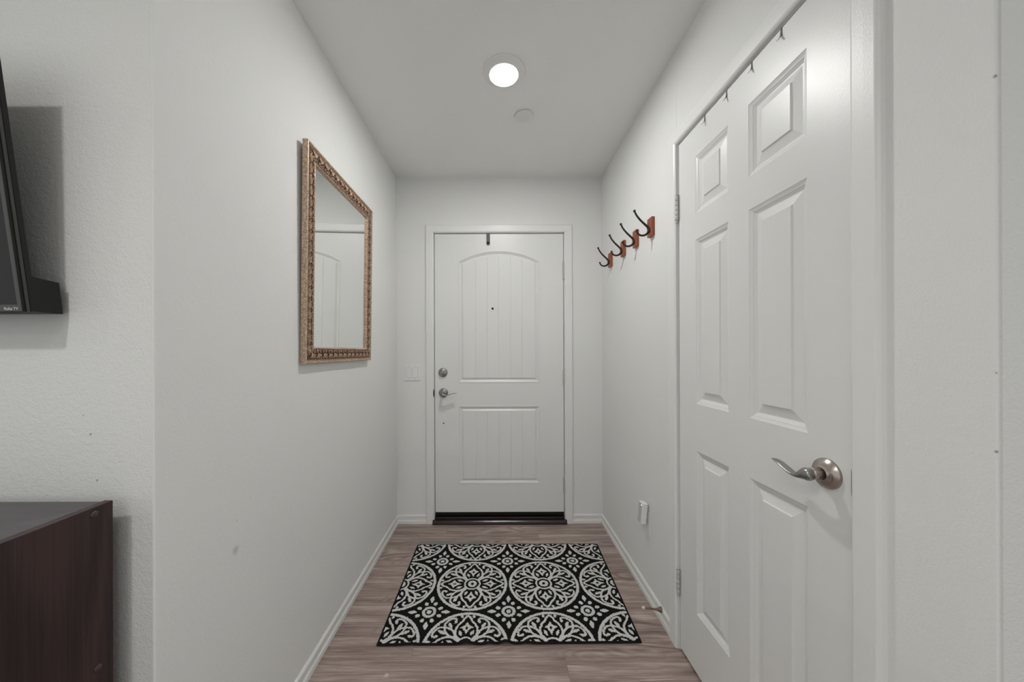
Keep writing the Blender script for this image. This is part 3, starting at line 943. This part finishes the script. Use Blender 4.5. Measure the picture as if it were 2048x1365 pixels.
# ------------------------------------------------------------------ rug
def rug():
    BL, BR_, TL, TR = (np.array(p) for p in ((-0.4995, 1.4015), (0.5864, 1.4115), (-0.5012, 2.1263), (0.6110, 2.1290)))
    NX, NY = 404, 264
    s = np.linspace(0, 1, NX + 1)
    t = np.linspace(0, 1, NY + 1)
    S, T = np.meshgrid(s, t)
    def plan(S, T):
        S_, T_ = S[..., None], T[..., None]
        return (BL * (1 - S_) + BR_ * S_) * (1 - T_) + (TL * (1 - S_) + TR * S_) * T_
    sc = (np.arange(NX) + 0.5) / NX
    tc = (np.arange(NY) + 0.5) / NY
    SS, TT = np.meshgrid(sc, tc)
    rng = np.random.default_rng(4)
    # tufts wander a little so that edges look woven
    p = (SS - 0.331) / 0.335 + rng.normal(0, 0.0024, SS.shape)
    q_ = (TT - 0.495) / 0.522 + rng.normal(0, 0.0024, SS.shape)
    a = (p - np.round(p)) / 0.487
    b = (q_ - np.round(q_)) / 0.487
    x = np.maximum(np.abs(a), np.abs(b))
    y = np.minimum(np.abs(a), np.abs(b))
    r = np.hypot(a, b)
    out = np.zeros(SS.shape, bool)
    def seg(px, py, pts):
        d = np.full(px.shape, 9.0)
        for (x0, y0), (x1, y1) in zip(pts, pts[1:]):
            dx, dy = x1 - x0, y1 - y0
            tt = np.clip(((px - x0) * dx + (py - y0) * dy) / (dx * dx + dy * dy), 0, 1)
            d = np.minimum(d, np.hypot(px - x0 - tt * dx, py - y0 - tt * dy))
        return d
    def curve(pts, n=6):
        P3 = [(c[0], c[1], 0.0) for c in pts]
        pp, _ = smooth_path(P3, [(1, 1)] * len(P3), n)
        return [(c[0], c[1]) for c in pp]
    def ell(px, py, cx, cy, ra, rb, ang=0.0):
        c, s_ = math.cos(ang), math.sin(ang)
        u, v = (px - cx) * c + (py - cy) * s_, -(px - cx) * s_ + (py - cy) * c
        return (u / ra) ** 2 + (v / rb) ** 2 < 1
    def leaf(px, py, cx, cy, ra, rb, ang=0.0):
        c, s_ = math.cos(ang), math.sin(ang)
        u, v = (px - cx) * c + (py - cy) * s_, -(px - cx) * s_ + (py - cy) * c
        k = np.clip(1 - np.abs(u / ra), 0, 1)
        return np.abs(v) < rb * np.sqrt(k) * (0.75 + 0.25 * k) * 1.12
    inside = r < 1.0
    out |= inside & (r > 0.925)
    out |= (r > 0.048) & (r < 0.128)
    out |= (r > 0.190) & (r < 0.238)
    # petal
    W = 0.0262
    pet = curve([(0.20, 0.165), (0.29, 0.235), (0.40, 0.268), (0.52, 0.255), (0.63, 0.200), (0.70, 0.135), (0.735, 0.112), (0.80, 0.085), (0.845, 0.050), (0.890, 0.0)])
    inm = (r < 0.94) & (r > 0.19)
    out |= inm & (seg(x, y, pet) < W)
    # the fork where two petals meet
    out |= inm & (seg(x, y, [(0.175, 0.175), (0.285, 0.262)]) < 0.032)
    # star in the petal
    star = (np.abs(x - 0.505) / 0.200 + y / 0.085 < 1) | (np.abs(x - 0.530) / 0.090 + y / 0.170 < 1) | ell(x, y, 0.515, 0.0, 0.105, 0.092)
    star &= ~((np.abs(x - 0.505) / 0.062 + y / 0.040) < 1)
    out |= star
    out |= leaf(x, y, 0.365, 0.142, 0.090, 0.036, 0.40)
    # almond on the diagonal, and a scroll curling towards each petal
    alm = curve([(0.27, 0.25), (0.36, 0.285), (0.455, 0.345), (0.520, 0.445), (0.548, 0.548)])
    out |= inm & (seg(x, y, alm) < W)
    scr = curve([(0.535, 0.520), (0.595, 0.545), (0.670, 0.538), (0.740, 0.480), (0.795, 0.400), (0.808, 0.325), (0.778, 0.278), (0.725, 0.276)])
    out |= inm & (seg(x, y, scr) < W)
    out |= ell(x, y, 0.715, 0.290, 0.052, 0.036, -0.3)
    out |= leaf(x, y, 0.590, 0.405, 0.105, 0.040, 0.50) | ell(x, y, 0.632, 0.425, 0.046, 0.036, 0.5)
    out |= leaf(x, y, 0.868, 0.150, 0.050, 0.036, 0.17)
    # rosettes between medallions
    c_ = (p - 0.5 - np.round(p - 0.5)) / 0.487
    d_ = (q_ - 0.5 - np.round(q_ - 0.5)) / 0.487
    rr = np.hypot(c_, d_)
    ro_ = (rr < 0.062) | ((rr > 0.108) & (rr < 0.182))
    X_ = np.maximum(np.abs(c_), np.abs(d_))
    Y_ = np.minimum(np.abs(c_), np.abs(d_))
    ro_ |= leaf(X_, Y_, 0.430, 0.0, 0.118, 0.054)
    ro_ |= ell(X_, Y_, 0.272, 0.120, 0.062, 0.050, 0.40)
    out |= ro_ & ~inside
    edge = (SS < 0.006) | (SS > 0.994) | (TT < 0.005) | (TT > 0.994)
    out &= ~edge
    # heights: pale pile stands proud, the front edge ripples, tufts are uneven
    XY = plan(S, T)
    cellh = np.where(out, 0.0012, 0.0)
    vh = np.zeros(S.shape)
    cnt = np.zeros(S.shape)
    for dy in (0, 1):
        for dx in (0, 1):
            vh[dy:NY + dy, dx:NX + dx] += cellh
            cnt[dy:NY + dy, dx:NX + dx] += 1
    vh = vh / cnt
    rip = np.zeros(S.shape)
    for cs, wd, hh in ((0.335, 0.028, 0.0100), (0.425, 0.020, 0.0060), (0.485, 0.024, 0.0125), (0.565, 0.028, 0.0050), (0.12, 0.04, 0.0040)):
        rip += hh * np.exp(-((S - cs) / wd) ** 2)
    rip *= np.exp(-T / 0.075)
    Z = 0.0068 + vh + rip + rng.normal(0, 0.00025, S.shape)
    Z -= 0.0016 * (np.exp(-S / 0.004) + np.exp(-(1 - S) / 0.004) + np.exp(-(1 - T) / 0.006))
    co = np.concatenate([XY.reshape(-1, 2), Z.reshape(-1, 1)], axis=1)
    idx = np.arange((NX + 1) * (NY + 1)).reshape(NY + 1, NX + 1)
    fc = np.stack([idx[:-1, :-1], idx[:-1, 1:], idx[1:, 1:], idx[1:, :-1]], axis=-1).reshape(-1, 4)
    root = thing('rug', 'black and pale grey medallion-patterned rug on the hallway floor', 'rug', (0.05, 1.765, 0.0))
    co[:, 0] -= 0.05
    co[:, 1] -= 1.765
    me = bpy.data.meshes.new('pile')
    me.vertices.add(len(co))
    me.vertices.foreach_set('co', co.ravel())
    me.loops.add(fc.size)
    me.loops.foreach_set('vertex_index', fc.ravel())
    me.polygons.add(len(fc))
    me.polygons.foreach_set('loop_start', np.arange(0, fc.size, 4))
    me.update()
    me.validate()
    at = me.attributes.new('yarn', 'FLOAT', 'FACE')
    at.data.foreach_set('value', out.astype(np.float32).ravel())
    me.materials.append(MAT['rug'])
    o = bpy.data.objects.new('pile', me)
    COL.objects.link(o)
    o.parent = root
    # bound edge: a rolled black border all round
    bd = MB()
    def strip(line):
        n = len(line)
        vs, fs_ = [], []
        K = 7
        for i, (pt, z) in enumerate(line):
            a = np.array(line[max(i - 1, 0)][0])
            b2 = np.array(line[min(i + 1, n - 1)][0])
            d = (b2 - a) / np.linalg.norm(b2 - a)
            nr = np.array([d[1], -d[0]])
            for k in range(K):
                th_ = math.pi * (k / (K - 1)) - math.pi / 2
                off = 0.0045 * math.cos(th_)
                zl = max(0.0, z - 0.0078)
                zz = (z + zl) * 0.5 + ((z - zl) * 0.5 + 0.0003) * math.sin(th_)
                vs.append((pt[0] + nr[0] * off, pt[1] + nr[1] * off, zz))
        for i in range(n - 1):
            for k in range(K - 1):
                fs_.append((i * K + k, i * K + k + 1, (i + 1) * K + k + 1, (i + 1) * K + k))
        bd.add(vs, fs_, True)
    st = 4
    ring = [(XY[0, i], Z[0, i]) for i in range(0, NX + 1, st)] + [(XY[j, NX], Z[j, NX]) for j in range(st, NY + 1, st)] + \
           [(XY[NY, i], Z[NY, i]) for i in range(NX - st, -1, -st)] + [(XY[j, 0], Z[j, 0]) for j in range(NY - st, -1, -st)]
    strip(ring)
    bd.build('binding', 'binding', root, fix=False)
rug()
pad = MB()
pad.prism([(-0.499, 2.1345), (0.02, 2.1345), (0.02, 2.1365), (-0.20, 2.152), (-0.499, 2.168)], 2, 0.0, 0.0022)
tag(pad.build('rug_pad', 'pad'), 'thin grey non-slip pad showing along the back edge of the rug', 'rug pad')

# ------------------------------------------------------------------ television
XT = -0.8848
tv = thing('television', 'black flat television tilted forward on the left wall', 'television', (XT - 0.45, 0.695, 1.2864))
TW = 0.90
def tilt(base_d, base_z, up, out):
    """point up the tilted panel: 6 degrees, top towards the room; out = towards the viewer"""
    a = R(6.0)
    return (base_d - up * math.sin(a) - out * math.cos(a), base_z + up * math.cos(a) - out * math.sin(a))
B0 = (0.6500, 1.2864)
H_TV = 0.497
def slabt(mm, x0, x1, u0, u1, o0_, o1, mi=0):
    mm.prism([tilt(*B0, u0, o0_), tilt(*B0, u1, o0_), tilt(*B0, u1, o1), tilt(*B0, u0, o1)], 0, x0, x1, mi)
m = MB()
slabt(m, XT - TW, XT, 0.0, H_TV, -0.006, 0.0085)
m.build('tv_body', 'tv', tv, bevel=0.0012)
m = MB()
m.prism([(0.6450, 1.2866), (0.6955, 1.2866), (0.6895, 1.3490), (0.6450, 1.3535)], 0, XT - TW + 0.02, XT + 0.0001)
m.build('rear_housing', 'tv', tv, bevel=0.0012)
bz = MB()
slabt(bz, XT - 0.0120, XT - 0.0046, 0.0, H_TV, 0.0085, 0.0115)
slabt(bz, XT - TW + 0.003, XT - TW + 0.0120, 0.0, H_TV, 0.0085, 0.0115)
slabt(bz, XT - TW + 0.0120, XT - 0.0120, 0.0, 0.0135, 0.0085, 0.0115)
slabt(bz, XT - TW + 0.0120, XT - 0.0120, H_TV - 0.0145, H_TV, 0.0085, 0.0115)
bzo = bz.build('bezel', 'bezel', tv, bevel=0.0012)
m = MB()
slabt(m, XT - 0.0046, XT - 0.0004, 0.0, H_TV, 0.0085, 0.0105)
slabt(m, XT - 0.0014, XT + 0.0003, 0.0, H_TV, 0.0024, 0.0042)
m.build('edge_groove', 'gap', tv)
m = MB()
slabt(m, XT - 0.0014, XT + 0.0007, 0.0, H_TV, 0.0042, 0.0086)
m.build('edge_strip', 'bezel', tv)
m = MB()
slabt(m, XT - TW + 0.0120, XT - 0.0120, 0.0135, H_TV - 0.0145, 0.0085, 0.0092)
m.build('screen', 'screen', tv)
m = MB()
m.box((XT - 0.60, 0.6500, 1.36), (XT - 0.30, 0.7055, 1.58))
m.build('wall_bracket', 'tv', tv)
fc_ = bpy.data.curves.new('lettering', 'FONT')
fc_.body = 'Roku TV'
fc_.size = 0.0112
fc_.extrude = 0.0002
fc_.offset = 0.00022
fc_.align_x = 'RIGHT'
to = bpy.data.objects.new('lettering', fc_)
COL.objects.link(to)
dg = bpy.context.evaluated_depsgraph_get()
tme = bpy.data.meshes.new_from_object(to.evaluated_get(dg))
bpy.data.objects.remove(to, do_unlink=True)
wx = [v.co.x for v in tme.vertices]
ksc = 0.0262 / (max(wx) - min(wx))
for v in tme.vertices:
    v.co.x = (v.co.x - max(wx)) * ksc
    v.co.y *= ksc
tme.materials.clear()
tme.materials.append(MAT['letter'])
lt = bpy.data.objects.new('brand_lettering', tme)
COL.objects.link(lt)
pd_, pz_ = tilt(*B0, 0.0032, 0.0117)
tv_inv = wmat(bzo).inverted()
lt.parent = bzo
lt.location = tv_inv @ Vector((XT - 0.0108, pd_, pz_))
lt.rotation_euler = (R(90 + 6.0), 0, 0)

# ------------------------------------------------------------------ dark cabinet
XC, CYB, CZ = -0.7575, 0.671, 0.918
cb = thing('cabinet', 'dark espresso wood cabinet against the left wall below the television', 'cabinet', (XC - 0.6, CYB - 0.2, 0.0))
DEP, WID = 0.42, 1.20
MB().box((XC - 0.016, CYB - DEP, 0), (XC, CYB, CZ)).build('side_panel', 'espresso', cb, bevel=0.0008)
MB().box((XC - WID, CYB - DEP, 0), (XC - WID + 0.016, CYB, CZ)).build('side_panel', 'espresso', cb, bevel=0.0008)
m = MB().box((XC - WID + 0.0165, CYB - DEP, CZ - 0.021), (XC - 0.0165, CYB, CZ - 0.0030))
m.build('top_panel', 'espresso_top', cb)
MB().box((XC - WID + 0.0165, CYB - 0.0035, 0.05), (XC - 0.0165, CYB, CZ - 0.0215)).build('back_panel', 'espresso', cb)
for z in (0.06, 0.47):
    MB().box((XC - WID + 0.0165, CYB - DEP + 0.005, z), (XC - 0.0165, CYB - 0.004, z + 0.016)).build('shelf', 'espresso', cb)
for (y, z) in ((0.640, 0.9045), (0.645, 0.612)):
    MB().lathe([(0.0066, 0.0), (0.0064, 0.0008), (0.0040, 0.0018), (0.0, 0.0021)], (XC, y, z), (1, 0, 0), 20).build('screw_cap', 'cap', cb)
